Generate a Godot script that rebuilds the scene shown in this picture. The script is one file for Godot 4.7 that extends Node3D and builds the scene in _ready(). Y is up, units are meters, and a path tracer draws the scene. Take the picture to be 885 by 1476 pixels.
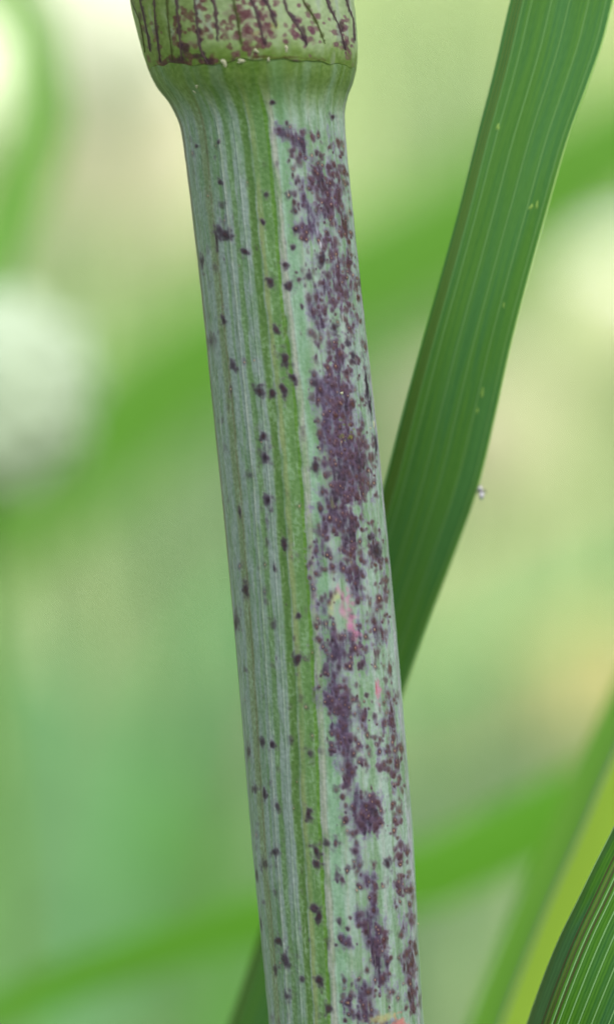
extends Node3D
# Macro view of a spotted, waxy grass stem in a meadow. One photograph pixel is 0.04 mm at the stem.
const S := 0.00004
const DIST := 0.28
const EYE := 0.5
const KE := 2.7            # base colours are written as they look under full daylight, then divided by this

var rng := RandomNumberGenerator.new()

# ---------------------------------------------------------------- helpers
func P(x: float, y: float, depth := 0.0) -> Vector3:
	var f := (DIST + depth) / DIST
	return Vector3((x - 442.5) * S * f, EYE - (y - 738.0) * S * f, -depth)

func base_col(r: float, g: float, b: float, k := KE) -> Color:
	var c := Color(r / 255.0, g / 255.0, b / 255.0).srgb_to_linear()
	return Color(minf(c.r / k, 0.86), minf(c.g / k, 0.86), minf(c.b / k, 0.86))   # linear

func paint(r: float, g: float, b: float, k := KE) -> Color:
	return base_col(r, g, b, k).linear_to_srgb()

func mat(c: Color, rough := 0.6, back := Color.BLACK) -> StandardMaterial3D:
	var m := StandardMaterial3D.new()
	m.albedo_color = c
	m.roughness = rough
	m.metallic_specular = 0.22
	m.cull_mode = BaseMaterial3D.CULL_DISABLED
	if back != Color.BLACK:
		m.backlight_enabled = true
		m.backlight = back
	return m

func numbered(called: String, parent: Node) -> String:
	if not parent.has_node(called):
		return called
	var k := 1
	while parent.has_node("%s_%03d" % [called, k]):
		k += 1
	return "%s_%03d" % [called, k]

func tag(o: Node, label: String, category := "", group := "", kind := "") -> Node:
	if label: o.set_meta("label", label)
	if category: o.set_meta("category", category)
	if group: o.set_meta("group", group)
	if kind: o.set_meta("kind", kind)
	return o

func thing(called: String, at: Vector3, label: String, category: String, group := "") -> Node3D:
	var o := Node3D.new()
	o.name = numbered(called, self)
	add_child(o)
	o.position = at
	tag(o, label, category, group)
	return o

func put(called: String, mesh: Mesh, m: Material, parent: Node) -> MeshInstance3D:
	var o := MeshInstance3D.new()
	o.name = numbered(called, parent)
	o.mesh = mesh
	o.material_override = m
	parent.add_child(o, true)
	return o

# a grid of rows x cols points as one smooth mesh; shift moves the points so that they are relative to the thing's base
func grid_mesh(pts: PackedVector3Array, uvs: PackedVector2Array, rows: int, cols: int, shift := Vector3.ZERO) -> ArrayMesh:
	var st := SurfaceTool.new()
	st.begin(Mesh.PRIMITIVE_TRIANGLES)
	st.set_smooth_group(0)
	for i in pts.size():
		st.set_uv(uvs[i])
		st.add_vertex(pts[i] - shift)
	for r in rows - 1:
		for c in cols - 1:
			var a := r * cols + c
			st.add_index(a); st.add_index(a + 1); st.add_index(a + cols)
			st.add_index(a + 1); st.add_index(a + cols + 1); st.add_index(a + cols)
	st.generate_normals()
	return st.commit()

func ease01(a: float, b: float, x: float) -> float:
	var t := clampf((x - a) / (b - a), 0.0, 1.0)
	return t * t * (3.0 - 2.0 * t)

# value at y along a list of (y, value) knots, smooth
func knots(list: Array, y: float) -> float:
	var n := list.size()
	if y <= list[0][0]: return list[0][1]
	for i in n - 1:
		if y <= list[i + 1][0]:
			var p0 = list[maxi(i - 1, 0)]; var p1 = list[i]; var p2 = list[i + 1]; var p3 = list[mini(i + 2, n - 1)]
			var h: float = p2[0] - p1[0]
			var m1: float = (p2[1] - p0[1]) / maxf(p2[0] - p0[0], 1e-6) * h
			var m2: float = (p3[1] - p1[1]) / maxf(p3[0] - p1[0], 1e-6) * h
			var t: float = (y - p1[0]) / h
			return (2*t*t*t - 3*t*t + 1) * p1[1] + (t*t*t - 2*t*t + t) * m1 + (-2*t*t*t + 3*t*t) * p2[1] + (t*t*t - t*t) * m2
	return list[n - 1][1]

# ---------------------------------------------------------------- the stem's shape
var left_edge := [[-1500.0, 196.0], [-400.0, 186.0], [-120.0, 177.0], [0.0, 188.0], [60.0, 202.0], [100.0, 214.0], [125.0, 226.0], [150.0, 245.0], [180.0, 259.0], [220.0, 266.0], [300.0, 276.0], [450.0, 293.0], [600.0, 308.0], [800.0, 328.0], [1000.0, 346.0], [1200.0, 362.0], [1476.0, 388.0], [3000.0, 520.0], [13400.0, 1100.0]]
var right_edge := [[-1500.0, 480.0], [-400.0, 496.0], [-120.0, 500.0], [0.0, 510.0], [40.0, 514.0], [85.0, 515.0], [115.0, 510.0], [140.0, 501.0], [165.0, 497.0], [220.0, 500.0], [300.0, 508.0], [450.0, 524.0], [600.0, 541.0], [800.0, 561.0], [1000.0, 579.0], [1200.0, 595.0], [1476.0, 611.0], [3000.0, 745.0], [13400.0, 1340.0]]

func stem_c(y: float) -> float: return (knots(left_edge, y) + knots(right_edge, y)) * 0.5
func stem_r(y: float) -> float: return (knots(right_edge, y) - knots(left_edge, y)) * 0.5
func drift(y: float) -> float:
	return -0.00026 * (y - 700.0) if y > 700.0 else -0.00009 * (y - 700.0)
func across(x: float, y: float) -> float:      # the angle round the stem of a place on it
	return asin(clampf((x - stem_c(y)) / stem_r(y), -0.995, 0.995))

# [angle, half width, r, g, b, strength, height]: the stripes along the internode
var stripes := [
	[-1.43, 0.07, 112.0, 100.0, 82.0, 0.75, 0.0], [-1.22, 0.05, 132.0, 158.0, 118.0, 0.5, -0.6],
	[-0.90, 0.075, 138.0, 158.0, 98.0, 0.7, -1.0], [-0.86, 0.016, 128.0, 100.0, 74.0, 0.25, 0.0], [-0.70, 0.022, 126.0, 165.0, 108.0, 0.6, -0.4],
	[-0.62, 0.018, 192.0, 202.0, 182.0, 0.6, 0.8], [-0.52, 0.038, 116.0, 158.0, 88.0, 0.8, -0.8], [-0.40, 0.012, 190.0, 203.0, 186.0, 0.45, 0.4],
	[-0.285, 0.052, 98.0, 140.0, 58.0, 0.88, -1.0], [-0.185, 0.034, 152.0, 172.0, 108.0, 1.0, 0.6], [-0.09, 0.070, 114.0, 160.0, 80.0, 0.88, -0.6],
	[-0.012, 0.022, 104.0, 160.0, 44.0, 0.85, -0.8], [0.055, 0.038, 192.0, 198.0, 172.0, 0.9, 1.4], [0.18, 0.07, 148.0, 196.0, 148.0, 0.7, 0.0],
	[0.30, 0.016, 196.0, 206.0, 178.0, 0.45, 0.3], [0.42, 0.02, 140.0, 178.0, 120.0, 0.6, -0.6], [0.54, 0.022, 198.0, 208.0, 184.0, 0.45, 0.4],
	[0.68, 0.02, 140.0, 178.0, 118.0, 0.5, -0.6], [0.80, 0.026, 200.0, 210.0, 192.0, 0.45, 0.4], [0.98, 0.02, 136.0, 170.0, 116.0, 0.5, -0.6],
	[1.12, 0.03, 196.0, 206.0, 186.0, 0.5, 0.6], [1.40, 0.09, 205.0, 204.0, 206.0, 0.8, 0.6],
	[1.75, 0.06, 104.0, 162.0, 78.0, 0.9, -0.6], [2.1, 0.05, 192.0, 196.0, 168.0, 0.9, 1.0], [2.45, 0.07, 104.0, 162.0, 78.0, 0.9, -0.6],
	[2.85, 0.05, 190.0, 200.0, 170.0, 0.8, 0.8], [-1.8, 0.06, 110.0, 158.0, 78.0, 0.9, -0.6], [-2.2, 0.05, 190.0, 200.0, 170.0, 0.8, 0.8], [-2.6, 0.08, 104.0, 162.0, 78.0, 0.9, -0.6]]
const PALETTE := 2048
var pal := PackedFloat32Array()      # r, g, b, wax per step round the stem
var relief := PackedFloat32Array()
var bumps := FastNoiseLite.new()

func make_palette() -> void:
	pal.resize(PALETTE * 4); relief.resize(PALETTE)
	for i in PALETTE:
		var a := (float(i) / PALETTE - 0.5) * TAU
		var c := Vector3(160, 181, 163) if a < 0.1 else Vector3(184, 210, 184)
		var w := 1.0; var h := 0.0
		for s in stripes:
			var d: float = absf(a - s[0]) / s[1]
			if d < 1.6:
				var k: float = (1.0 - ease01(0.55, 1.35, d))
				c = c.lerp(Vector3(s[2], s[3], s[4]), k * s[5])
				h += k * s[6]
				if s[6] < -0.5: w = minf(w, 1.0 - k * 0.75)
		pal[i * 4] = c.x; pal[i * 4 + 1] = c.y; pal[i * 4 + 2] = c.z; pal[i * 4 + 3] = w
		relief[i] = h

func stem_height(theta: float, y: float) -> float:      # photograph pixels proud of the round
	var i := int((wrapf(theta - drift(y), -PI, PI) / TAU + 0.5) * PALETTE) % PALETTE
	return relief[i] * 0.85 * ease01(120.0, 230.0, y) + 0.45 * bumps.get_noise_2d(theta * 60.0, y * 0.5)

func stem_point(theta: float, y: float, out := 0.0) -> Vector3:
	var r := (stem_r(y) + stem_height(theta, y) + out) * S
	return P(stem_c(y), y) + Vector3(sin(theta) * r, 0, cos(theta) * r)

const SKIN_TOP := 80.0
const SKIN_LONG := 1430.0
func stem_uv(theta: float, y: float) -> Vector2:
	return Vector2(0.5 + theta / TAU, (y - SKIN_TOP) / SKIN_LONG)

func lip(th: float) -> float:      # how far the sheath's edge stands off the node, in photograph pixels
	return 0.06 + 1.2 * ease01(-0.25, 0.0, th) * (1.0 - ease01(0.7, 1.0, th)) + 0.9 * exp(-pow((th + 0.4) / 0.2, 2.0))

func stem_loft(y0: float, y1: float, step: float, seg: int, shift: Vector3, sheathing := false, rim = null) -> ArrayMesh:
	var pts := PackedVector3Array(); var uvs := PackedVector2Array()
	var rows := int(ceil((y1 - y0) / step)) + 1
	for r in rows:
		for c in seg + 1:
			var th := (float(c) / seg - 0.5) * TAU
			var end: float = rim.call(th) if rim != null else y1
			var y := lerpf(y0, end, float(r) / (rows - 1))
			pts.append(stem_point(th, y, lip(th) if sheathing else 0.0)); uvs.append(stem_uv(th, y))
	return grid_mesh(pts, uvs, rows, seg + 1, shift)

# a slim ridge that follows the stem: points are (x, y, half width) in photograph pixels
func ridge(line: Array, high: float, base_out: float, step: float, shift: Vector3, by_angle := false, on_sheath := false) -> ArrayMesh:
	var pts := PackedVector3Array(); var uvs := PackedVector2Array()
	var xs := []; var ws := []
	for p in line:
		xs.append([p[1], p[0]]); ws.append([p[1], p[2]])
	var y0: float = line[0][1]; var y1: float = line[line.size() - 1][1]
	var rows := int((y1 - y0) / step) + 2
	for r in rows:
		var f := float(r) / (rows - 1)
		var y := lerpf(y0, y1, f)
		var v := knots(xs, y)
		var th := v + drift(y) if by_angle else across(v, y)
		var w := knots(ws, y) * (1.0 + 0.3 * sin(y * 0.21 + v) + 0.2 * sin(y * 0.53 + 2.0 * v) if on_sheath else 1.0) * (0.72 if on_sheath else 1.0) * (minf(1.0, minf(f, 1.0 - f) * rows / 3.0 + 0.05))
		for c in 5:
			var q := (c - 2) / 2.0
			var t2 := th + q * w / stem_r(y)
			pts.append(stem_point(t2, y, base_out + (lip(t2) if on_sheath else 0.0) + high * (1.0 - q * q) - (0.5 if absf(q) > 0.9 else 0.0)))
			uvs.append(stem_uv(t2, y))
	return grid_mesh(pts, uvs, rows, 5, shift)

# ---------------------------------------------------------------- the stem's skin
var TW := 1024
var TH := 2048
var TEX_TOP := SKIN_TOP
var TEX_LONG := SKIN_LONG
var WARP := PackedByteArray()     # noise that frays the outline of each dab
var R := PackedFloat32Array()
var G := PackedFloat32Array()
var B := PackedFloat32Array()
var HT := PackedFloat32Array()

func noise_bytes(w: int, h: int, freq: float, sd: int, up_w: int, up_h: int, oct := 3) -> PackedByteArray:
	var n := FastNoiseLite.new()
	n.noise_type = FastNoiseLite.TYPE_SIMPLEX_SMOOTH
	n.seed = sd; n.frequency = freq; n.fractal_octaves = oct
	var im := n.get_seamless_image(w, h)
	im.convert(Image.FORMAT_L8)
	if up_w != w or up_h != h: im.resize(up_w, up_h, Image.INTERPOLATE_CUBIC)
	return im.get_data()

# lays one soft ellipse of pigment on the skin: middle and half axes in photograph pixels
func dab(x: float, y: float, rx: float, ry: float, c: Vector3, strength: float, hard := 0.5, bump := 0.0, th := INF) -> void:
	if th == INF: th = across(x, y)
	var sr := stem_r(y)
	var u := (0.5 + th / TAU) * TW
	var v := (y - TEX_TOP) / TEX_LONG * TH
	var ru := rx / sr / TAU * TW / maxf(cos(th), 0.35)
	var rv := ry / TEX_LONG * TH
	var tilt := rng.randf_range(-0.25, 0.25)
	for j in range(maxi(0, int(v - rv * 1.4)), mini(TH, int(v + rv * 1.4) + 2)):
		var dy := (j - v) / rv
		for i in range(maxi(0, int(u - ru * 1.5)), mini(TW, int(u + ru * 1.5) + 2)):
			var dx := (i - u) / ru + tilt * dy
			var d := sqrt(dx * dx + dy * dy)
			if d > 1.35: continue
			var o := j * TW + i
			d *= 1.0 + (WARP[o] / 255.0 - 0.5) * 1.3
			if d >= 1.0: continue
			var k := strength * (1.0 - ease01(hard, 1.0, d))
			R[o] += (c.x - R[o]) * k; G[o] += (c.y - G[o]) * k; B[o] += (c.z - B[o]) * k
			HT[o] += bump * k

func pustule(x: float, y: float, r: float, stretch := 1.15, th := INF, faint := 1.0, grey := 0.0) -> void:
	if th == INF: th = across(x, y)
	var warm := clampf(0.45 + (th - 0.5) * 0.7 + rng.randf_range(-0.3, 0.3), 0.0, 1.0)
	var dark := Vector3(34, 20, 38).lerp(Vector3(62, 27, 24), warm).lerp(Vector3(92, 72, 100), rng.randf() * 0.35)
	dab(x, y, r * 2.0, r * 2.0 * stretch, Vector3(98, 80, 112), 0.45 * faint, 0.0, 0.0, th)
	dab(x, y, r * 1.2, r * 1.25 * stretch, dark, 0.9 * faint, 0.05, 0.10, th)
	if r > 3.0 and rng.randf() < 0.7:
		dab(x, y, r * 0.5, r * 0.5 * stretch, Vector3(104, 66, 58).lerp(Vector3(90, 78, 92), grey), 0.65 * faint, 0.05, 0.06, th)
		if rng.randf() < 0.5:
			dab(x + rng.randf_range(-1, 1), y + rng.randf_range(-1, 1), rng.randf_range(0.8, 1.5), rng.randf_range(1.0, 2.6), Vector3(176, 146, 124), rng.randf_range(0.3, 0.85), 0.3, 0.05, th)

var dense := []       # [x, y, half width, half height, weight, lavender]
func patch(x: float, y: float, rx: float, ry: float, w := 1.0, lav := 0.3) -> void:
	dense.append([x, y, rx, ry, w, lav])

func make_skin() -> ImageTexture:
	TW = 1024; TH = 2048; TEX_TOP = SKIN_TOP; TEX_LONG = SKIN_LONG
	R.resize(TW * TH); G.resize(TW * TH); B.resize(TW * TH); HT.resize(TW * TH)
	var fine := noise_bytes(512, 1024, 0.17, 3, TW, TH, 2)
	var streak := noise_bytes(512, 128, 0.05, 5, TW, TH, 4)
	var fibre := noise_bytes(512, 256, 0.11, 6, TW, TH, 3)
	var blot := noise_bytes(256, 512, 0.075, 8, TW, TH, 4)
	var hue := noise_bytes(128, 128, 0.03, 11, TW, TH, 3)
	WARP = noise_bytes(512, 1024, 0.09, 15, TW, TH, 2)
	for j in TH:
		var y := TEX_TOP + (j + 0.5) / TH * TEX_LONG
		var dr := drift(y)
		var young := 1.0 - ease01(112.0, 190.0, y)
		for i in TW:
			var o := j * TW + i
			var n1 := streak[o] / 255.0 - 0.5
			var n2 := fine[o] / 255.0 - 0.5
			var n3 := hue[o] / 255.0 - 0.5
			var n4 := fibre[o] / 255.0 - 0.5
			var th := (float(i) / TW - 0.5) * TAU - dr + n3 * 0.05 + n4 * 0.03
			var p := (int((th / TAU + 0.5) * PALETTE) + PALETTE) % PALETTE * 4
			var w := pal[p + 3]
			var g := n1 * 0.5 + n2 * 0.75 + n4 * 0.6
			var yg := young * clampf(1.0 + n1 * 1.2 - w * 0.25, 0.0, 1.0)
			# thin wax lets the green through in streaks and specks
			var thin := clampf(0.14 - n1 * 1.0 - n3 * 0.6 - n4 * 1.0, 0.0, 0.8) * w
			# and wax dust lies on the green stripes
			var dust := clampf(n4 * 1.5 + n2 * 1.3 + n1 * 0.8 - 0.08, 0.0, 0.55) * (1.0 - w)
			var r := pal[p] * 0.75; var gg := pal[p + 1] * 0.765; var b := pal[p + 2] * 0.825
			r += (96.0 - r) * thin * 0.75; gg += (134.0 - gg) * thin * 0.75; b += (86.0 - b) * thin * 0.75
			r += (116.0 - r) * dust; gg += (146.0 - gg) * dust; b += (122.0 - b) * dust
			r += (90.0 - r) * yg * 0.92; gg += (119.0 - gg) * yg * 0.92; b += (50.0 - b) * yg * 0.92
			R[o] = r + g * 31.0; G[o] = gg + g * 28.0; B[o] = b + g * 32.0
			HT[o] = 0.4 + n2 * 0.08 + n4 * 0.12
	# the purple blotches: a field of where they lie, broken up by noise
	var fw := 256; var fh := 512
	var field := PackedFloat32Array(); field.resize(fw * fh)
	var lavf := PackedFloat32Array(); lavf.resize(fw * fh)
	for d in dense:
		var th := across(d[0], d[1])
		var u: float = (0.5 + th / TAU) * fw
		var v: float = (d[1] - TEX_TOP) / TEX_LONG * fh
		var ru: float = d[2] / stem_r(d[1]) / TAU * fw / maxf(cos(th), 0.35)
		var rv: float = d[3] / TEX_LONG * fh
		for j in range(maxi(0, int(v - rv * 1.8)), mini(fh, int(v + rv * 1.8) + 2)):
			for i in range(maxi(0, int(u - ru * 1.8)), mini(fw, int(u + ru * 1.8) + 2)):
				var q := (i - u) * (i - u) / (ru * ru) + (j - v) * (j - v) / (rv * rv)
				var k: float = d[4] * exp(-q * 1.1)
				field[j * fw + i] = 1.0 - (1.0 - field[j * fw + i]) * (1.0 - clampf(k, 0, 1))
				lavf[j * fw + i] = maxf(lavf[j * fw + i], k * d[5])
	for j in TH:
		var fj := j * fh / TH * fw
		for i in range(TW / 2 - 60, TW * 3 / 4 + 40):
			var f := field[fj + i * fw / TW]
			if f < 0.05: continue
			var o := j * TW + i
			var n := blot[o] / 255.0 - 0.5
			var k := ease01(0.16, 0.66, f + n * 1.0 + (fine[o] / 255.0 - 0.5) * 0.6 + (fibre[o] / 255.0 - 0.5) * 0.5)
			if k <= 0.0: continue
			var lv := clampf(lavf[fj + i * fw / TW] * 1.7 + (hue[o] / 255.0 - 0.5) * 0.9 + n * 0.4, 0.0, 1.0)
			var fb := fibre[o] / 255.0 - 0.5
			var deep := ease01(0.42, 0.98, f + n * 0.7 + fb * 0.7)
			var warm := clampf((i / float(TW) - 0.60) * 9.0 + n * 1.2, 0.0, 1.0)
			var c := Vector3(96, 86, 124).lerp(Vector3(38, 22, 44).lerp(Vector3(60, 31, 29), warm), clampf(deep * (1.0 - 0.62 * lv) + fb * 1.3 * deep, 0.0, 1.0)) + Vector3(1.0, 0.92, 0.98) * (fb * 26.0 + (fine[o] / 255.0 - 0.5) * 52.0)
			k *= clampf(0.45 + 0.45 * deep + fb * 0.5, 0.0, 0.95)
			R[o] += (c.x - R[o]) * k; G[o] += (c.y - G[o]) * k; B[o] += (c.z - B[o]) * k
	# pustules crowd inside the blotches
	for d in dense:
		var count := int(d[2] * d[3] * PI / 95.0 * (0.45 + 0.55 * d[4])) + 2
		for n in count:
			var a := rng.randf() * TAU; var q := sqrt(rng.randf()) * 1.15
			var x: float = d[0] + cos(a) * q * d[2]; var y: float = d[1] + sin(a) * q * d[3]
			pustule(x, y, rng.randf_range(2.2, 5.6), rng.randf_range(1.0, 1.7), INF, rng.randf_range(0.35, 1.0))
	for n in 420:      # and lie scattered between them
		var y := rng.randf_range(190.0, 1490.0)
		var th := rng.randf_range(0.16, 1.3) + drift(y)
		pustule(0, y, rng.randf_range(1.2, 4.6), rng.randf_range(1.0, 2.2), th, rng.randf_range(0.2, 1.0))
	for n in 120:      # faint grey ones under the wax on the paler side
		var y := rng.randf_range(200.0, 1490.0)
		pustule(0, y, rng.randf_range(1.6, 4.5), rng.randf_range(1.2, 2.4), rng.randf_range(-1.3, 0.1) + drift(y), rng.randf_range(0.1, 0.4), 1.0)
	for n in 420:      # fine scratches in the wax
		var y := rng.randf_range(170.0, 1500.0)
		var light := rng.randf() < 0.6
		dab(0, y, rng.randf_range(0.7, 1.2), rng.randf_range(4.0, 20.0), Vector3(158, 172, 164) if light else Vector3(76, 100, 70), rng.randf_range(0.2, 0.55), 0.2, 0.0, rng.randf_range(-1.35, 1.35))
	single_spots()
	# pink and yellow places where the blotch has dried out
	for q in 22: dab(lerpf(490, 512, q / 22.0) + rng.randf_range(-9, 9), lerpf(845, 915, q / 22.0), rng.randf_range(4, 9), rng.randf_range(5, 14), Vector3(172, 98, 142).lerp(Vector3(194, 146, 174), rng.randf()), 0.5, 0.0)
	for q in 8: dab(rng.randf_range(476, 488), rng.randf_range(856, 882), rng.randf_range(4, 8), rng.randf_range(5, 12), Vector3(168, 176, 128), 0.5, 0.0)
	dab(511, 915, 7, 18, Vector3(170, 112, 144), 0.6, 0.0); dab(543, 990, 6, 24, Vector3(184, 122, 152), 0.85, 0.0); dab(540, 985, 2, 16, Vector3(170, 70, 84), 0.6, 0.2)
	dab(574, 1468, 14, 14, Vector3(188, 116, 114), 0.85, 0.3); dab(548, 1458, 22, 10, Vector3(168, 170, 116), 0.7, 0.2)
	for q in 12: dab(rng.randf_range(488, 512), rng.randf_range(596, 636), rng.randf_range(2, 5), rng.randf_range(2, 6), Vector3(96, 104, 40), 0.5, 0.1)
	dab(478, 726, 5, 10, Vector3(112, 118, 84), 0.6, 0.3)
	dab(457, 340, 2.5, 10, Vector3(160, 160, 184), 0.7, 0.1); dab(452, 290, 2.5, 20, Vector3(136, 134, 160), 0.5, 0.1); dab(461, 357, 2.5, 6, Vector3(190, 192, 210), 0.8, 0.2)
	return skin_picture()

func skin_picture() -> ImageTexture:
	var out := PackedByteArray(); out.resize(TW * TH * 3)
	var lut := PackedByteArray(); lut.resize(256)
	for i in 256: lut[i] = int(clampf(paint(i, i, i).r * 255.0, 0, 255))
	for o in TW * TH:
		out[o * 3] = lut[clampi(int(R[o]), 0, 255)]
		out[o * 3 + 1] = lut[clampi(int(G[o]), 0, 255)]
		out[o * 3 + 2] = lut[clampi(int(B[o]), 0, 255)]
	return ImageTexture.create_from_image(Image.create_from_data(TW, TH, false, Image.FORMAT_RGB8, out))

func height_texture() -> ImageTexture:
	var out := PackedByteArray(); out.resize(TW * TH)
	for o in TW * TH: out[o] = int(clampf(HT[o], 0.0, 1.0) * 255.0)
	return ImageTexture.create_from_image(Image.create_from_data(TW, TH, false, Image.FORMAT_L8, out))

func spots_at(list: Array) -> void:
	for s in list: lone(s[0], s[1], s[2], s[3], s[4] if s.size() > 4 else 1.0)

func lone(x: float, y: float, rx: float, ry: float, f: float) -> void:
	dab(x, y, rx * 2.1, ry * 1.9, Vector3(96, 88, 110), 0.5 * f, 0.0)
	dab(x, y, rx * 1.2, ry * 1.15, Vector3(36, 22, 40), 0.94 * f, 0.1, 0.12)
	if f > 0.8 and rx > 4: dab(x, y, rx * 0.5, ry * 0.5, Vector3(70, 38, 42), 0.5, 0.1)

func single_spots() -> void:
	spots_at([[326, 343, 10, 10], [313, 348, 3, 18, 0.8], [316, 335, 6, 9, 0.6], [354, 368, 6, 6], [291, 378, 5, 9, 0.8], [390, 411, 6, 9], [418, 416, 6, 9], [411, 387, 5, 7], [380, 327, 4, 5], [384, 287, 5, 5, 0.8]])
	spots_at([[318, 269, 4, 5, 0.9], [321, 301, 5, 7, 0.5], [323, 464, 4, 9], [337, 529, 6, 9, 0.8], [411, 521, 7, 12], [399, 480, 5, 8, 0.9], [424, 549, 6, 8], [375, 566, 10, 8, 0.9], [393, 568, 6, 8, 0.9], [408, 563, 6, 11]])
	spots_at([[380, 630, 6, 10, 0.9], [381, 660, 9, 12, 0.55], [382, 659, 4, 7], [361, 685, 7, 7, 0.4], [386, 722, 8, 12, 0.8], [387, 721, 4, 6], [346, 738, 3, 8, 0.8], [410, 783, 5, 10], [396, 818, 3, 8, 0.7], [354, 849, 5, 13]])
	spots_at([[430, 884, 4, 6, 0.9], [341, 892, 6, 16, 0.7], [340, 899, 4, 8], [394, 897, 6, 9, 0.5], [429, 947, 6, 12], [393, 1068, 4, 6], [378, 1066, 5, 8, 0.8], [358, 1082, 4, 11, 0.8], [420, 1062, 5, 7, 0.5], [446, 1080, 6, 8, 0.7]])
	spots_at([[381, 1140, 4, 9], [367, 1134, 6, 6, 0.7], [400, 1156, 4, 9, 0.7], [444, 1165, 5, 10], [396, 1222, 6, 8, 0.8], [381, 1240, 6, 9, 0.6], [455, 1218, 6, 11], [456, 1237, 6, 8, 0.9], [471, 1207, 6, 7, 0.7], [370, 1260, 4, 10, 0.9]])
	spots_at([[452, 1300, 5, 9], [459, 1310, 6, 11], [376, 1332, 3, 14, 0.9], [401, 1349, 6, 8, 0.9], [412, 1375, 7, 14, 0.75], [435, 1402, 5, 6, 0.7], [459, 1402, 6, 9], [397, 1392, 4, 9, 0.7], [414, 1428, 6, 8, 0.7], [472, 1442, 6, 10, 0.85]])
	spots_at([[305, 492, 8, 15, 0.4], [304, 556, 3, 10, 0.8], [285, 215, 3, 4, 0.8], [317, 212, 3, 4, 0.8], [393, 157, 5, 4, 0.9], [479, 173, 5, 5, 0.9], [528, 560, 3, 34], [532, 585, 3, 12], [541, 640, 3, 18, 0.8], [520, 410, 3, 40, 0.7]])
	spots_at([[481, 475, 5, 9], [500, 498, 5, 8, 0.8], [508, 515, 5, 9, 0.8], [453, 555, 7, 8, 0.8], [463, 380, 7, 12], [445, 403, 6, 8, 0.8], [454, 675, 6, 10], [531, 774, 5, 8], [542, 793, 8, 13], [557, 1238, 5, 10]])

func blotches() -> void:
	patch(410, 200, 12, 14, 0.8); patch(432, 212, 16, 16, 0.9); patch(437, 285, 15, 60, 0.62, 0.7); patch(463, 268, 16, 34, 0.85, 0.1); patch(472, 318, 18, 38, 0.62, 0.4); patch(440, 335, 16, 14, 0.6, 0.7)
	patch(481, 260, 10, 60, 0.5, 0.1); patch(497, 330, 8, 90, 0.6, 0.1); patch(470, 405, 16, 50, 0.62, 0.1); patch(455, 455, 13, 36, 0.9, 0.2); patch(486, 400, 12, 60, 0.5, 0.1); patch(505, 440, 7, 90, 0.45, 0.1)
	patch(485, 520, 17, 28, 0.9, 0.2); patch(470, 565, 20, 30, 0.8, 0.6); patch(492, 580, 20, 34, 1.0, 0.0); patch(472, 620, 18, 60, 0.95, 0.8); patch(488, 660, 20, 80, 1.0, 0.1); patch(516, 680, 22, 46, 1.0, 0.15); patch(500, 650, 22, 40, 0.9, 0.4)
	patch(480, 740, 24, 36, 0.85, 0.5); patch(501, 770, 13, 32, 0.95, 0.0); patch(459, 790, 12, 30, 0.7, 0.8); patch(512, 830, 13, 34, 0.9, 0.1); patch(490, 815, 20, 26, 0.6, 0.8); patch(542, 790, 10, 30, 0.7, 0.0); patch(466, 880, 13, 26, 0.75, 0.3)
	patch(488, 932, 28, 26, 0.95, 0.6); patch(540, 900, 13, 34, 0.75, 0.1); patch(515, 925, 12, 40, 0.55, 0.2); patch(476, 990, 20, 34, 0.9, 0.7); patch(494, 1012, 14, 26, 0.95, 0.4); patch(489, 1050, 18, 40, 0.9, 0.7); patch(500, 1092, 11, 34, 0.95, 0.3)
	patch(517, 1022, 9, 14, 0.8, 0.3); patch(560, 1040, 12, 40, 0.75, 0.0); patch(568, 1090, 9, 34, 0.8, 0.0); patch(520, 1060, 8, 40, 0.5, 0.2); patch(545, 1080, 8, 30, 0.4, 0.1); patch(518, 1150, 20, 22, 0.95, 0.5); patch(520, 1180, 24, 18, 1.0, 0.4); patch(534, 1165, 14, 26, 0.9, 0.2)
	patch(514, 1235, 6, 30, 0.7, 0.3); patch(532, 1280, 10, 50, 0.8, 0.8); patch(535, 1335, 16, 36, 0.95, 0.6); patch(515, 1310, 12, 14, 0.8, 0.3); patch(545, 1385, 16, 36, 0.95, 0.3); patch(520, 1420, 18, 22, 0.85, 0.5); patch(493, 1342, 12, 13, 0.8, 0.3); patch(580, 1225, 9, 18, 0.6, 0.1)
	patch(587, 1380, 12, 30, 0.8, 0.1); patch(592, 1430, 12, 22, 0.85, 0.1); patch(525, 1450, 22, 14, 0.8, 0.4); patch(575, 1300, 9, 40, 0.4, 0.1); patch(590, 1310, 6, 50, 0.5, 0.0); patch(497, 1440, 9, 14, 0.6, 0.3); patch(553, 1465, 14, 10, 0.7, 0.2)
	patch(570, 1160, 6, 40, 0.35, 0.1); patch(448, 830, 7, 40, 0.45, 0.8); patch(551, 850, 6, 60, 0.4, 0.1)

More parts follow.
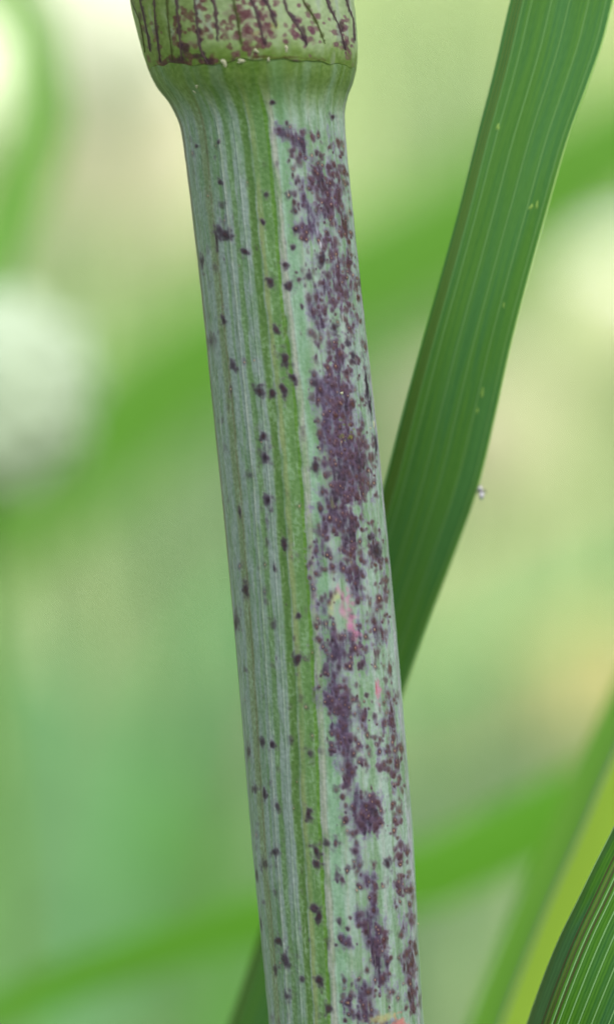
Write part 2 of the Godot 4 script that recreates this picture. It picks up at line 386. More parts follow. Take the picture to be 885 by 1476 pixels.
# [0 dark or 1 olive, points (x, y, half width)]
var sheath_veins := [
		[1, [[187, -60, 1.3], [190, 0, 1.3], [204, 36, 1.5], [211, 79, 1.2]]], [0, [[221, -60, 1.4], [225, 0, 1.4], [228, 50, 1.8], [234, 97, 1.0]]],
		[1, [[240, -60, 1.0], [243, 0, 1.0], [247, 50, 1.0], [252, 96, 1.0]]], [0, [[255, -60, 1.4], [257, 0, 1.4], [261, 47, 1.6], [265, 98, 1.6]]],
		[0, [[280, -60, 1.8], [283, 0, 1.8], [288, 51, 2.0], [294, 88, 2.4], [304, 106, 2.6]]], [0, [[297, -60, 1.6], [303, 0, 2.0], [313, 26, 2.4], [317, 72, 1.5]]],
		[0, [[350, -60, 1.3], [358, 0, 1.6], [370, 32, 1.8], [383, 78, 2.2]]], [0, [[372, -60, 1.2], [378, 0, 1.5], [389, 28, 1.6], [399, 55, 1.0]]],
		[0, [[404, -40, 0.8], [413, 28, 1.6], [433, 59, 2.0], [442, 78, 0.8]]], [1, [[424, -60, 1.2], [433, 8, 1.4], [453, 40, 1.3], [467, 74, 1.0]]],
		[0, [[460, -60, 1.0], [468, 8, 1.3], [488, 47, 1.6], [497, 79, 1.2]]], [0, [[487, -60, 1.0], [496, 0, 1.2], [508, 32, 1.4], [511, 62, 1.0]]],
		[1, [[330, -60, 0.9], [336, 0, 1.0], [344, 40, 1.0], [350, 80, 0.8]]], [0, [[196, -60, 1.0], [203, 0, 1.4], [213, 44, 1.8], [219, 80, 1.0]]]]

func sheath_skin() -> ImageTexture:
	TW = 1024; TH = 512; TEX_TOP = -180.0; TEX_LONG = 310.0
	R.resize(TW * TH); G.resize(TW * TH); B.resize(TW * TH); HT.resize(TW * TH)
	var fine := noise_bytes(512, 256, 0.14, 21, TW, TH, 2)
	var streak := noise_bytes(512, 64, 0.05, 22, TW, TH, 3)
	var blot := noise_bytes(256, 128, 0.075, 23, TW, TH, 3)
	WARP = noise_bytes(512, 256, 0.09, 16, TW, TH, 2)
	for j in TH:
		var y := TEX_TOP + (j + 0.5) / TH * TEX_LONG
		for i in TW:
			var th := (float(i) / TW - 0.5) * TAU
			var o := j * TW + i
			var n := streak[o] / 255.0 - 0.5; var f := fine[o] / 255.0 - 0.5; var q := blot[o] / 255.0 - 0.5
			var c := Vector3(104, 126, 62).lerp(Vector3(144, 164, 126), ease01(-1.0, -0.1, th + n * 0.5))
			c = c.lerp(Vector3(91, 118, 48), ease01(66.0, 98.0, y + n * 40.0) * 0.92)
			c += Vector3.ONE * (n * 26.0 + f * 26.0)
			# pale wax in the middle at the top
			c = c.lerp(Vector3(140, 148, 152), ease01(0.1, 0.5, n + 0.45 * exp(-pow((th + 0.3) / 0.3, 2.0) - pow((y - 5.0) / 26.0, 2.0))) * 0.6)
			var m := 0.62 * exp(-pow((th - 0.05) / 0.28, 2.0) - pow((y - 60.0) / 36.0, 2.0)) + 0.25 * exp(-pow((th + 0.52) / 0.16, 2.0) - pow((y - 55.0) / 36.0, 2.0))
			var k := ease01(0.3, 0.8, m + q * 1.2 + f * 0.4) * 0.6
			c = c.lerp(Vector3(108, 76, 88), k)
			R[o] = c.x; G[o] = c.y; B[o] = c.z
	# freckles: many small rings, thickest in the middle just above the rim
	for e in [[358, 62, 40, 34, 95], [372, 20, 30, 26, 34], [272, 60, 20, 34, 44], [300, 40, 16, 40, 20], [270, 100, 46, 10, 46], [400, 40, 60, 40, 26], [450, 60, 40, 34, 22], [498, 60, 10, 30, 18], [220, 70, 16, 50, 18], [330, -60, 130, 60, 120]]:
		for n in e[4]:
			var a := rng.randf() * TAU; var q := sqrt(rng.randf())
			var x: float = e[0] + cos(a) * q * e[2]; var y: float = e[1] + sin(a) * q * e[3]
			var r := rng.randf_range(2.4, 5.0)
			var th := across(x, y)
			var c := Vector3(92, 52, 74).lerp(Vector3(84, 56, 44), clampf(0.4 - th * 0.6, 0.0, 1.0))
			dab(x, y, r * 1.2, r * 1.3, c, rng.randf_range(0.45, 0.85), 0.3)
			if rng.randf() < 0.7: dab(x, y, r * 0.6, r * 0.6, Vector3(132, 112, 108), 0.5, 0.1)
	dab(397, 52, 9, 8, Vector3(150, 160, 92), 0.6, 0.2); dab(372, 62, 7, 6, Vector3(146, 150, 100), 0.6, 0.2)
	# the brown crease just above the rim, and dark stains where veins end
	for n in 26: dab(366.0 + n * 4.0, 96.0 + rng.randf_range(-1.5, 1.5), 4.5, rng.randf_range(2.0, 4.0), Vector3(66, 58, 28), rng.randf_range(0.25, 0.7), 0.0)
	for q in [[229, 52, 6, 9], [252, 98, 14, 8], [286, 94, 10, 8], [272, 82, 8, 12], [265, 96, 10, 10], [306, 102, 7, 9], [345, 104, 16, 6], [425, 101, 12, 6], [383, 76, 5, 9], [204, 30, 4, 12], [437, 58, 5, 12], [490, 45, 5, 10]]:
		dab(q[0], q[1], q[2], q[3], Vector3(58, 38, 44), 0.8, 0.1)
	for v in sheath_veins:
		var line: Array = v[1]
		for k in line.size() - 1:
			for m in 14:
				var f := m / 14.0
				dab(lerpf(line[k][0], line[k + 1][0], f) + rng.randf_range(-1.5, 1.5), lerpf(line[k][1], line[k + 1][1], f), rng.randf_range(2.0, 5.2), rng.randf_range(3.0, 9.0), Vector3(56, 36, 54) if v[0] == 0 else Vector3(70, 80, 40), rng.randf_range(0.25, 0.85), 0.0)
	return skin_picture()

func build_stem() -> void:
	bumps.seed = 12; bumps.frequency = 0.06; bumps.fractal_octaves = 3
	make_palette()
	blotches()
	var foot := P(stem_c(13200.0), 13200.0)
	foot.y = 0.0
	var t := thing("spotted_plant", foot, "thick upright pale green grass stem covered in dark purple spots", "plant")
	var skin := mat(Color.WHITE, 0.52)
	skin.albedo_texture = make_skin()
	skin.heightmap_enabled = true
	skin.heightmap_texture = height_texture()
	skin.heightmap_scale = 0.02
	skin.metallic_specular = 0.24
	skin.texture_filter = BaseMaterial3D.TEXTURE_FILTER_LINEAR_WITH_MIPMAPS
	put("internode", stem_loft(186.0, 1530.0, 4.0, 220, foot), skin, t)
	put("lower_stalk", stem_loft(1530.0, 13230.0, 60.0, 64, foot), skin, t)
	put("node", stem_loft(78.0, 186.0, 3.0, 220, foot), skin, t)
	var sheath := mat(Color.WHITE, 0.5)
	sheath.albedo_texture = sheath_skin()
	sheath.uv1_scale = Vector3(1, SKIN_LONG / 310.0, 1)
	sheath.uv1_offset = Vector3(0, (SKIN_TOP + 180.0) / 310.0, 0)
	var rim := func(th: float) -> float: return 101.0 - 3.0 * cos(th) + 7.0 * exp(-pow((th + 0.45) / 0.25, 2.0)) + 1.2 * sin(th * 17.0) + 0.8 * sin(th * 31.0 + 1.0)
	put("leaf_sheath", stem_loft(-1500.0, 104.0, 4.0, 180, foot, true, rim), sheath, t)
	# the rolled lip at the sheath's lower edge
	var pts := PackedVector3Array(); var uvs := PackedVector2Array()
	for r in 6:
		for c in 181:
			var th := (c / 180.0 - 0.5) * TAU
			var a := r / 5.0 * PI
			var y: float = rim.call(th) - 1.5 + sin(a) * 3.0
			var thick := lip(th)
			pts.append(stem_point(th, y, thick * (1.0 - r / 5.0) + sin(a) * thick * 0.4 - (0.4 if r == 5 else 0.0) + 0.05)); uvs.append(stem_uv(th, minf(y, 125.0)))
	put("sheath_rim", grid_mesh(pts, uvs, 6, 181, foot), sheath, t)
	var dark := mat(paint(78, 62, 66), 0.8)
	var olive := mat(paint(66, 72, 36), 0.6)
	for v in sheath_veins: put("vein", ridge(v[1], 0.7, 0.35, 4.0, foot, false, true), dark if v[0] == 0 else olive, t)
	# raised pale ribs along the internode, under the same skin
	for a in [-0.62, -0.40, 0.055, 0.54, 0.80]:
		put("rib", ridge([[a, 176.0, 2.0], [a, 700.0, 3.4 if a == 0.055 else 2.0], [a, 1528.0, 2.4]], 0.5, 0.12, 8.0, foot, true), skin, t)
	# dry shreds at the rim and flecks on the skin
	var shred := mat(paint(168, 170, 146), 0.8)
	for f in [[326, 104, 6, 6], [350, 102, 9, 3], [371, 88, 4, 4], [413, 84, 4, 5], [388, 100, 3, 3], [286, 134, 4, 3], [283, 141, 2, 3], [492, 569, 3, 4], [538, 612, 3, 7], [533, 618, 4, 2], [604, 1331, 4, 3]]:
		put("dry_fleck", fleck(f[0], f[1], f[2], f[3], foot, 2.0 if f[1] < 112 else 0.2), shred, t)

func fleck(x: float, y: float, rx: float, ry: float, shift: Vector3, out: float) -> ArrayMesh:
	var pts := PackedVector3Array(); var uvs := PackedVector2Array()
	var n := 10
	var th := across(x, y); var sr := stem_r(y)
	for r in 3:
		for c in n + 1:
			var a := float(c % n) / n * TAU
			var rad := r / 2.0 * (1.0 + 0.35 * sin(a * 2.0 + x) + 0.2 * sin(a * 3.0 + y))
			pts.append(stem_point(th + cos(a) * rx * 0.8 * rad / sr, y + sin(a) * ry * 0.8 * rad, out + (1.6 if r == 0 else 1.1 if r == 1 else -0.6)))
			uvs.append(Vector2(c / float(n), r / 2.0))
	return grid_mesh(pts, uvs, 3, n + 1, shift)

# ---------------------------------------------------------------- leaves
# a leaf blade between two edges that are given as (y, x) knots in photograph pixels, with its depth and the curl across it
class Blade:
	var le: Array
	var re: Array
	var dep: Array
	var curl: Callable
	func _init(l: Array, r: Array, d: Array, c: Callable) -> void:
		le = l; re = r; dep = d; curl = c

func blade_point(b: Blade, t: float, y: float, lift := 0.0) -> Vector3:
	var l := knots(b.le, y); var r := knots(b.re, y)
	var z: float = knots(b.dep, y) + b.curl.call(t, y) - lift
	# edges slant: the two rims of one cross-section are not level
	return P(lerpf(l, r, t), y, z)

func blade_sheet(b: Blade, y0: float, y1: float, step: float, cols: int, shift: Vector3, lift := 0.0) -> ArrayMesh:
	var rows := int((y1 - y0) / step) + 1
	var pts := PackedVector3Array(); var uvs := PackedVector2Array()
	for r in rows:
		var y := lerpf(y0, y1, float(r) / (rows - 1))
		for c in cols + 1:
			var t := float(c) / cols
			pts.append(blade_point(b, t, y, lift)); uvs.append(Vector2(t, y / 1000.0))
	return grid_mesh(pts, uvs, rows, cols + 1, shift)

func blade_vein(b: Blade, t: float, y0: float, y1: float, w: float, high: float, shift: Vector3) -> ArrayMesh:
	var rows := int((y1 - y0) / 12.0) + 2
	var pts := PackedVector3Array(); var uvs := PackedVector2Array()
	for r in rows:
		var y := lerpf(y0, y1, float(r) / (rows - 1))
		var wide := maxf(knots(b.re, y) - knots(b.le, y), 4.0)
		for c in 3:
			var q := c - 1.0
			pts.append(blade_point(b, clampf(t + q * w / wide, 0.0, 1.0), y, high * (1.0 - q * q) * S + 0.00001)); uvs.append(Vector2(t, y / 1000.0))
	return grid_mesh(pts, uvs, rows, 3, shift)

func leaf_texture(sd: int, cool: Vector3, warm: Vector3, pale: Array, dark_side: float, line_count := 46.0) -> ImageTexture:
	var w := 512; var h := 1024
	var im := Image.create(w, h, false, Image.FORMAT_RGB8)
	var streak := noise_bytes(512, 64, 0.035, sd, w, h, 4)
	var fine := noise_bytes(512, 256, 0.2, sd + 1, w, h, 2)
	var slow := noise_bytes(64, 64, 0.04, sd + 2, w, h, 2)
	for j in h:
		for i in w:
			var t := (i + 0.5) / w
			var o := j * w + i
			var n := streak[o] / 255.0 - 0.5; var f := fine[o] / 255.0 - 0.5; var q := slow[o] / 255.0 - 0.5
			var c := cool.lerp(warm, clampf(0.5 + n * 1.4 + q * 1.6, 0.0, 1.0))
			c += Vector3(1, 1, 0.8) * (f * 12.0 + n * 14.0 + 7.0 * sin(t * line_count * TAU + q * 2.0 + n * 2.0))
			for p in pale:      # a soft paler flank beside each vein
				c = c.lerp(Vector3(92, 140, 78), 0.22 * exp(-pow((t - p) / 0.012, 2.0)))
			for k in 4:
				c = c.lerp(Vector3(60, 96, 42), 0.35 * exp(-pow((t - 0.02 - k * dark_side) / 0.012, 2.0)))
			c = c.lerp(Vector3(128, 172, 88), 0.7 * ease01(0.975, 0.995, t))
			var lin := base_col(clampf(c.x, 0, 255), clampf(c.y, 0, 255), clampf(c.z, 0, 255))
			im.set_pixel(i, j, lin.linear_to_srgb())
	return ImageTexture.create_from_image(im)

func leaf_material(tex: Texture2D, rough := 0.42) -> StandardMaterial3D:
	var m := mat(Color.WHITE, rough, Color(0.35, 0.35, 0.3))
	m.albedo_texture = tex
	m.texture_repeat = true
	m.metallic_specular = 0.16
	return m

func build_leaves() -> void:
	# the long blade that passes behind the stem
	var le := [[-2600.0, 1500.0], [-1200.0, 1090.0], [-400.0, 840.0], [0.0, 735.0], [100.0, 712.0], [200.0, 686.0], [300.0, 661.0], [400.0, 634.0], [500.0, 606.0], [600.0, 579.0], [700.0, 553.0], [850.0, 512.0], [1100.0, 445.0], [1345.0, 374.0], [1476.0, 330.0], [2200.0, 60.0], [5000.0, -900.0], [9000.0, -1700.0], [12600.0, -2000.0]]
	var re := [[-2600.0, 1506.0], [-1200.0, 1220.0], [-400.0, 990.0], [0.0, 884.0], [60.0, 869.0], [120.0, 848.0], [200.0, 819.0], [300.0, 790.0], [400.0, 762.0], [500.0, 736.0], [600.0, 714.0], [700.0, 690.0], [800.0, 655.0], [900.0, 617.0], [1010.0, 578.0], [1200.0, 512.0], [1476.0, 416.0], [2200.0, 170.0], [5000.0, -800.0], [9000.0, -1640.0], [12600.0, -1960.0]]
	var dep := [[-2600.0, 0.02], [-1200.0, 0.004], [0.0, 0.0010], [400.0, 0.0016], [700.0, 0.0052], [1000.0, 0.011], [1476.0, 0.020], [3000.0, 0.05], [12600.0, 0.10]]
	var curl := func(t: float, _y: float) -> float: return 0.0006 * pow(1.0 - t, 3.0) + 0.0004 * pow(t, 4.0) + 0.000008 * sin(t * 37.0)
	var b := Blade.new(le, re, dep, curl)
	var foot := blade_point(b, 0.5, 12600.0)
	var t := thing("leaf_blade", foot, "long dark green grass blade with pale parallel veins, passing behind the spotted stem", "leaf")
	var at := [0.13, 0.21, 0.40, 0.575, 0.76, 0.93]
	put("blade", blade_sheet(b, -2600.0, 12600.0, 20.0, 40, foot), leaf_material(leaf_texture(31, Vector3(72, 122, 66), Vector3(76, 124, 52), at, 0.03)), t)
	var vm := mat(paint(96, 142, 78), 0.6)
	var vd := mat(paint(88, 112, 44), 0.5)
	for k in at.size():
		put("vein", blade_vein(b, at[k], -1200.0, 3000.0, [0.9, 1.0, 1.1, 1.0, 1.0, 0.8][k], 0.5, foot), vm, t)
	for a in [0.045, 0.075, 0.105]:
		put("vein", blade_vein(b, a, -1200.0, 3000.0, 0.8, 0.6, foot), vd, t)
	put("margin", blade_vein(b, 0.992, -1200.0, 3000.0, 1.4, 1.0, foot), mat(paint(150, 190, 110), 0.5), t)
	var pm := mat(paint(132, 168, 84), 0.8)
	for p in [[0.20, 183.0, 2.2, 6.0], [0.80, 298.0, 2.4, 4.0], [0.86, 295.0, 1.8, 5.0], [0.80, 566.0, 1.6, 8.0], [0.79, 592.0, 1.3, 5.0], [0.80, 440.0, 1.2, 4.0]]:
		put("pale_fleck", leaf_fleck(b, p[0], p[1], p[2], p[3], foot), pm, t)
	# the blade in the lower right corner
	var le2 := [[-1500.0, 1760.0], [600.0, 1135.0], [1000.0, 972.0], [1190.0, 884.0], [1250.0, 854.0], [1300.0, 830.0], [1347.0, 807.0], [1400.0, 785.0], [1476.0, 758.0], [2200.0, 520.0], [6000.0, -300.0], [12700.0, -700.0]]
	var re2 := [[-1500.0, 1770.0], [600.0, 1345.0], [1000.0, 1195.0], [1190.0, 1112.0], [1300.0, 1062.0], [1400.0, 1018.0], [1476.0, 982.0], [2200.0, 640.0], [6000.0, -230.0], [12700.0, -660.0]]
	var dep2 := [[-1500.0, 0.0], [600.0, -0.003], [1190.0, -0.003], [1476.0, -0.003], [2600.0, 0.01], [12700.0, 0.05]]
	var curl2 := func(tt: float, y: float) -> float: return (0.0010 + 0.004 * ease01(1250.0, 1520.0, y)) * pow(maxf(0.0, 0.13 - tt) / 0.13, 1.3) + 0.00003 * sin(tt * 30.0)
	var b2 := Blade.new(le2, re2, dep2, curl2)
	foot = blade_point(b2, 0.5, 12700.0)
	t = thing("leaf_blade", foot, "dark green veined grass blade cutting across the lower right corner, sharply in focus", "leaf")
	at = [0.165, 0.205, 0.265, 0.335, 0.42, 0.53, 0.64, 0.76, 0.88]
	put("blade", blade_sheet(b2, -1500.0, 12700.0, 20.0, 60, foot), leaf_material(leaf_texture(41, Vector3(60, 108, 60), Vector3(66, 116, 32), at, 0.0)), t)
	for k in at.size():
		put("vein", blade_vein(b2, at[k], 600.0, 2400.0, 1.0, 0.6, foot), mat(paint(116, 160, 104), 0.6), t)
	for a in [0.10, 0.122, 0.14, 0.18]:
		put("vein", blade_vein(b2, a, 600.0, 2400.0, 1.5, 0.4, foot), mat(paint(64, 74, 34), 0.6) if a != 0.122 else vd, t)
	put("margin", blade_vein(b2, 0.004, 600.0, 2400.0, 0.7, 0.6, foot), mat(paint(132, 168, 104), 0.6), t)
	# the folded blade behind it: a dark half, a pale keel, a bright half the light falls through
	var le3 := [[-1800.0, 1620.0], [500.0, 1070.0], [985.0, 884.0], [1100.0, 830.0], [1200.0, 788.0], [1300.0, 743.0], [1400.0, 703.0], [1476.0, 674.0], [2400.0, 380.0], [6500.0, -420.0], [12800.0, -800.0]]
	var re3 := [[-1800.0, 1628.0], [500.0, 1240.0], [985.0, 1020.0], [1100.0, 962.0], [1200.0, 920.0], [1300.0, 874.0], [1400.0, 832.0], [1476.0, 804.0], [2400.0, 470.0], [6500.0, -370.0], [12800.0, -770.0]]
	var dep3 := [[-1800.0, 0.04], [980.0, 0.020], [1476.0, 0.024], [3000.0, 0.04], [12800.0, 0.06]]
	var curl3 := func(tt: float, _y: float) -> float: return 0.06 * maxf(0.0, 0.34 - tt) + 0.006 * maxf(0.0, tt - 0.42)
	var b3 := Blade.new(le3, re3, dep3, curl3)
	foot = blade_point(b3, 0.5, 12800.0)
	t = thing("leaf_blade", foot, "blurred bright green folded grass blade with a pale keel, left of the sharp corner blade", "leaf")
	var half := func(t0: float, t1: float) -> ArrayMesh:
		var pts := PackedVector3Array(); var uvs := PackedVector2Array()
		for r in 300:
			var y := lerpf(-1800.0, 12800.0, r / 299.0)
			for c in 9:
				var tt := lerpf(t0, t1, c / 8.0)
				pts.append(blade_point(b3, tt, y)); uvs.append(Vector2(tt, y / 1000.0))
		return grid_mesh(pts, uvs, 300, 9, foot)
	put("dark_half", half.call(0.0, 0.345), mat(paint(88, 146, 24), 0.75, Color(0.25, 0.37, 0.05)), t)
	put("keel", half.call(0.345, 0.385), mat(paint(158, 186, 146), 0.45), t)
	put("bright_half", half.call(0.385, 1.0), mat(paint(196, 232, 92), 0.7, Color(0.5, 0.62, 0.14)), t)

func leaf_fleck(b: Blade, t: float, y: float, rx: float, ry: float, shift: Vector3) -> ArrayMesh:
	var pts := PackedVector3Array(); var uvs := PackedVector2Array()
	var wide := knots(b.re, y) - knots(b.le, y)
	for r in 3:
		for c in 11:
			var a := (c % 10) / 10.0 * TAU
			var rad := r / 2.0 * (1.0 + 0.3 * sin(a * 2.0 + y) + 0.2 * sin(3.0 * a))
			pts.append(blade_point(b, t + cos(a) * rx * rad / wide, y + sin(a) * ry * rad, (1.4 - r * 0.6) * S)); uvs.append(Vector2(c / 10.0, r / 2.0))
	return grid_mesh(pts, uvs, 3, 11, shift)

# ---------------------------------------------------------------- the little insect on the blade's edge
func ball(c: Vector3, r: Vector3, turn := Basis.IDENTITY) -> ArrayMesh:
	var st := SurfaceTool.new()
	var s := SphereMesh.new(); s.radius = 1.0; s.height = 2.0; s.radial_segments = 20; s.rings = 12
	st.append_from(s, 0, Transform3D(turn * Basis.from_scale(r), c))
	return st.commit()

func tube(line: Array, radii: Array, seg := 8) -> ArrayMesh:
	var pts := PackedVector3Array(); var uvs := PackedVector2Array()
	for i in line.size():
		var d: Vector3 = (line[mini(i + 1, line.size() - 1)] - line[maxi(i - 1, 0)]).normalized()
		var u := d.cross(Vector3(0.31, 0.2, 0.93)).normalized(); var v := d.cross(u)
		for c in seg + 1:
			var a := float(c) / seg * TAU
			pts.append(line[i] + (u * cos(a) + v * sin(a)) * radii[i]); uvs.append(Vector2(float(c) / seg, i))
	return grid_mesh(pts, uvs, line.size(), seg + 1)

func build_insect() -> void:
	var at := P(690.5, 710.0, 0.0052)
	var t := thing("tiny_insect", at, "tiny pale lilac insect with dark legs clinging to the right edge of the dark blade", "insect")
	var q := 0.00004
	var pale := mat(paint(214, 212, 232), 0.4)
	var grey := mat(paint(70, 66, 78), 0.5)
	put("abdomen", ball(Vector3(3.2, -5, 3) * q, Vector3(3.6, 6.0, 3.4) * q, Basis(Vector3.BACK, 0.1)), pale, t)
	put("thorax", ball(Vector3(2.2, 1.2, 3) * q, Vector3(3.0, 2.6, 3.0) * q), grey, t)
	put("head", ball(Vector3(1.2, 6, 3) * q, Vector3(3.0, 3.4, 2.8) * q), pale, t)
	for s in [-1, 1]:
		put("wing", ball(Vector3(3.2 + s * 1.8, -3.5, 5.5) * q, Vector3(1.6, 6.0, 0.4) * q, Basis(Vector3.BACK, s * 0.2)), mat(paint(226, 226, 240), 0.3), t)
		for k in [-1, 0, 1]:
			put("leg", tube([Vector3(2.2, 1.2 + k * 1.2, 2.5) * q, Vector3(2.2 + s * 5.0, 2.4 + k * 2.2, 3.5) * q, Vector3(2.2 + s * 8.5, 0.8 + k * 3.4, 0.5) * q], [0.8 * q, 0.65 * q, 0.4 * q], 6), grey, t)
		put("antenna", tube([Vector3(1.2 + s, 9, 4) * q, Vector3(1.2 + s * 3.5, 13, 4.5) * q], [0.3 * q, 0.15 * q], 6), grey, t)

# ---------------------------------------------------------------- out of focus behind
# a blade of grass along a path of points, widest in the middle, folded a little along its keel
func ribbon(path: Array, wide: Array, shift: Vector3, fold := 0.12, face := Vector3(0.0, 0.25, 1.0)) -> ArrayMesh:
	var c := Curve3D.new()
	for i in path.size():
		var h: Vector3 = (path[mini(i + 1, path.size() - 1)] - path[maxi(i - 1, 0)]) / 6.0
		c.add_point(path[i], -h, h)
	c.bake_interval = 0.004
	var rows := 70
	var pts := PackedVector3Array(); var uvs := PackedVector2Array()
	var wk := []
	for i in wide.size(): wk.append([c.get_closest_offset(path[i]) / c.get_baked_length() if i < wide.size() - 1 else 1.0, wide[i]])
	for r in rows:
		var f := r / float(rows - 1)
		var p := c.sample_baked(f * c.get_baked_length(), true)
		var d := (c.sample_baked(minf(f + 0.01, 1.0) * c.get_baked_length(), true) - c.sample_baked(maxf(f - 0.01, 0.0) * c.get_baked_length(), true)).normalized()
		var side := d.cross(face.normalized()).normalized()
		var nrm := side.cross(d).normalized()
		var w := maxf(knots(wk, f), 0.0002)
		for k in 7:
			var q := (k - 3) / 3.0
			pts.append(p + side * q * w * 0.5 - nrm * absf(q) * w * fold); uvs.append(Vector2(k / 6.0, f))
	return grid_mesh(pts, uvs, rows, 7, shift)

func far_blade(label: String, path: Array, wide: Array, m: Material, keel: Material = null, face := Vector3(0.0, 0.25, 1.0)) -> void:
	var foot: Vector3 = path[0]
	var t := thing("grass_leaf", foot, label, "grass blade")
	put("blade", ribbon(path, wide, foot, 0.12, face), m, t)
	if keel:
		var near := []
		for p in path: near.append(p + Vector3(0, 0, 0.0012))
		var thin := []
		for w in wide: thin.append(w * 0.09)
		put("midrib", ribbon(near, thin, foot, -0.2, face), keel, t)

func ground_y(x: float, z: float) -> float:
	var d := -z
	var y := 0.0
	if d > 1.0: y = ease01(1.0, 1.5, d) * 0.25 + maxf(0.0, d - 1.25) * 0.9 * ease01(1.15, 1.6, d)
	if d > 5.0: y = lerpf(y, ease01(1.0, 1.5, 5.0) * 0.25 + 3.375 + (d - 5.0) * 0.15, 1.0)
	return y + 0.03 * sin(x * 2.1 + 1.0) * sin(z * 1.7) + 0.012 * sin(x * 7.3) * sin(z * 6.1 + 2.0)

func build_ground() -> void:
	var xs := [-40.0, -20.0, -10.0, -6.0]
	for i in 81: xs.append(-4.0 + i * 0.1)
	xs.append_array([6.0, 10.0, 20.0, 40.0])
	var zs := [12.0, 6.0, 3.0]
	for i in 80: zs.append(1.5 - i * 0.1)
	zs.append_array([-8.0, -12.0, -20.0, -40.0])
	var pts := PackedVector3Array(); var uvs := PackedVector2Array()
	for z in zs:
		for x in xs:
			pts.append(Vector3(x, ground_y(x, z), z)); uvs.append(Vector2(x, z))
	var n := NoiseTexture2D.new()
	n.width = 512; n.height = 512; n.seamless = true
	var f := FastNoiseLite.new(); f.seed = 4; f.frequency = 0.012; f.fractal_octaves = 5
	n.noise = f
	var gr := Gradient.new()
	gr.offsets = PackedFloat32Array([0.0, 0.35, 0.6, 1.0])
	gr.colors = PackedColorArray([paint(92, 124, 86, 1.6), paint(120, 150, 106, 1.6), paint(170, 178, 140, 1.6), paint(196, 196, 164, 1.6)])
	n.color_ramp = gr
	var m := mat(Color.WHITE, 0.9)
	m.albedo_texture = n
	m.uv1_triplanar = true; m.uv1_world_triplanar = true; m.uv1_scale = Vector3(0.7, 0.7, 0.7)
	var o := put("ground", grid_mesh(pts, uvs, zs.size(), xs.size()), m, self)
	tag(o, "pale green and straw coloured meadow bank, far out of focus behind the stem", "ground", "", "structure")
	# the sward on the bank
	var bm := ribbon([Vector3.ZERO, Vector3(0, 0.55, 0.06), Vector3(0, 1.0, 0.3)], [0.05, 0.06, 0.004], Vector3.ZERO, 0.1)
	var st := SurfaceTool.new(); st.begin(Mesh.PRIMITIVE_TRIANGLES)
	var shape := [[0.0, 0.0, 0.05], [0.35, 0.03, 0.055], [0.7, 0.13, 0.04], [1.0, 0.32, 0.003]]
	for i in 3:
		var a = shape[i]; var b = shape[i + 1]
		for v in [Vector3(-a[2], a[0], a[1]), Vector3(b[2], b[0], b[1]), Vector3(a[2], a[0], a[1]), Vector3(-a[2], a[0], a[1]), Vector3(-b[2], b[0], b[1]), Vector3(b[2], b[0], b[1])]: st.add_vertex(v)
	st.generate_normals()
	bm = st.commit()
	var mm := MultiMesh.new()
	mm.transform_format = MultiMesh.TRANSFORM_3D
	mm.use_colors = true
	mm.mesh = bm
	mm.instance_count = 16000
	var tone := FastNoiseLite.new(); tone.seed = 9; tone.frequency = 2.2
	for i in mm.instance_count:
		var x := rng.randf_range(-0.9, 0.9); var z := -rng.randf_range(1.05, 2.4)
		var h := rng.randf_range(0.06, 0.16)
		var bs := Basis(Vector3.UP, rng.randf() * TAU).scaled(Vector3(rng.randf_range(0.6, 1.1), 1.0, 1.0)) * Basis.from_scale(Vector3(0.06, h, h))
		mm.set_instance_transform(i, Transform3D(bs, Vector3(x, ground_y(x, z) - 0.004, z)))
		var k := clampf(0.5 + tone.get_noise_2d(x * 3.0, z * 3.0) * 1.3 + rng.randf_range(-0.35, 0.35), 0.0, 1.0)
		k = clampf(k + (-z - 1.52) * 2.4 - 0.3 * exp(-pow((x + 0.07) / 0.07, 2.0)), 0.0, 1.0)      # lush at the foot of the bank, dry towards its top
		mm.set_instance_color(i, base_col(88, 130, 92, 1.5).lerp(base_col(196, 210, 154, 1.15), k))
	var g := MultiMeshInstance3D.new()
	g.name = "meadow_grass"
	g.multimesh = mm
	var gm := mat(Color.WHITE, 0.6, Color(0.45, 0.45, 0.35))
	gm.vertex_color_use_as_albedo = true
	g.material_override = gm
	add_child(g)
	tag(g, "pale meadow grass covering the bank, melted into a soft blur", "grass", "", "stuff")

# a flower head of many small florets on a stalk
func flower(label: String, x: float, y: float, depth: float, r: float, c: Color, group := "") -> void:
	var top := P(x, y, depth)
	var foot := Vector3(top.x + rng.randf_range(-0.05, 0.05), 0, top.z + 0.02)
	foot.y = ground_y(foot.x, foot.z)
	var t := thing("flower_head", foot, label, "flower", group)
	var mid := (top + foot) * 0.5 + Vector3(0.01, 0.02, 0)
	put("stalk", tube([Vector3.ZERO, mid - foot, top - foot - Vector3(0, r * 0.4, 0.004)], [0.0014, 0.0012, 0.0009]), mat(paint(120, 165, 84), 0.6), t)
	var st := SurfaceTool.new()
	var s := SphereMesh.new(); s.radius = 1.0; s.height = 1.4; s.radial_segments = 8; s.rings = 5
	for i in 150:
		var k := 1.0 - 2.0 * (i + 0.5) / 150.0
		var a := i * 2.39996
		var d := Vector3(sqrt(1.0 - k * k) * cos(a), k, sqrt(1.0 - k * k) * sin(a)) * r * rng.randf_range(0.82, 1.0)
		st.append_from(s, 0, Transform3D(Basis(d.normalized().cross(Vector3(0.3, 0.5, 0.8)).normalized(), rng.randf() * 2.0) * Basis.from_scale(Vector3.ONE * r * rng.randf_range(0.18, 0.25)), top - foot + d * Vector3(1, 0.85, 1)))
	put("florets", st.commit(), mat(c, 0.7, Color(0.5, 0.5, 0.45)), t)

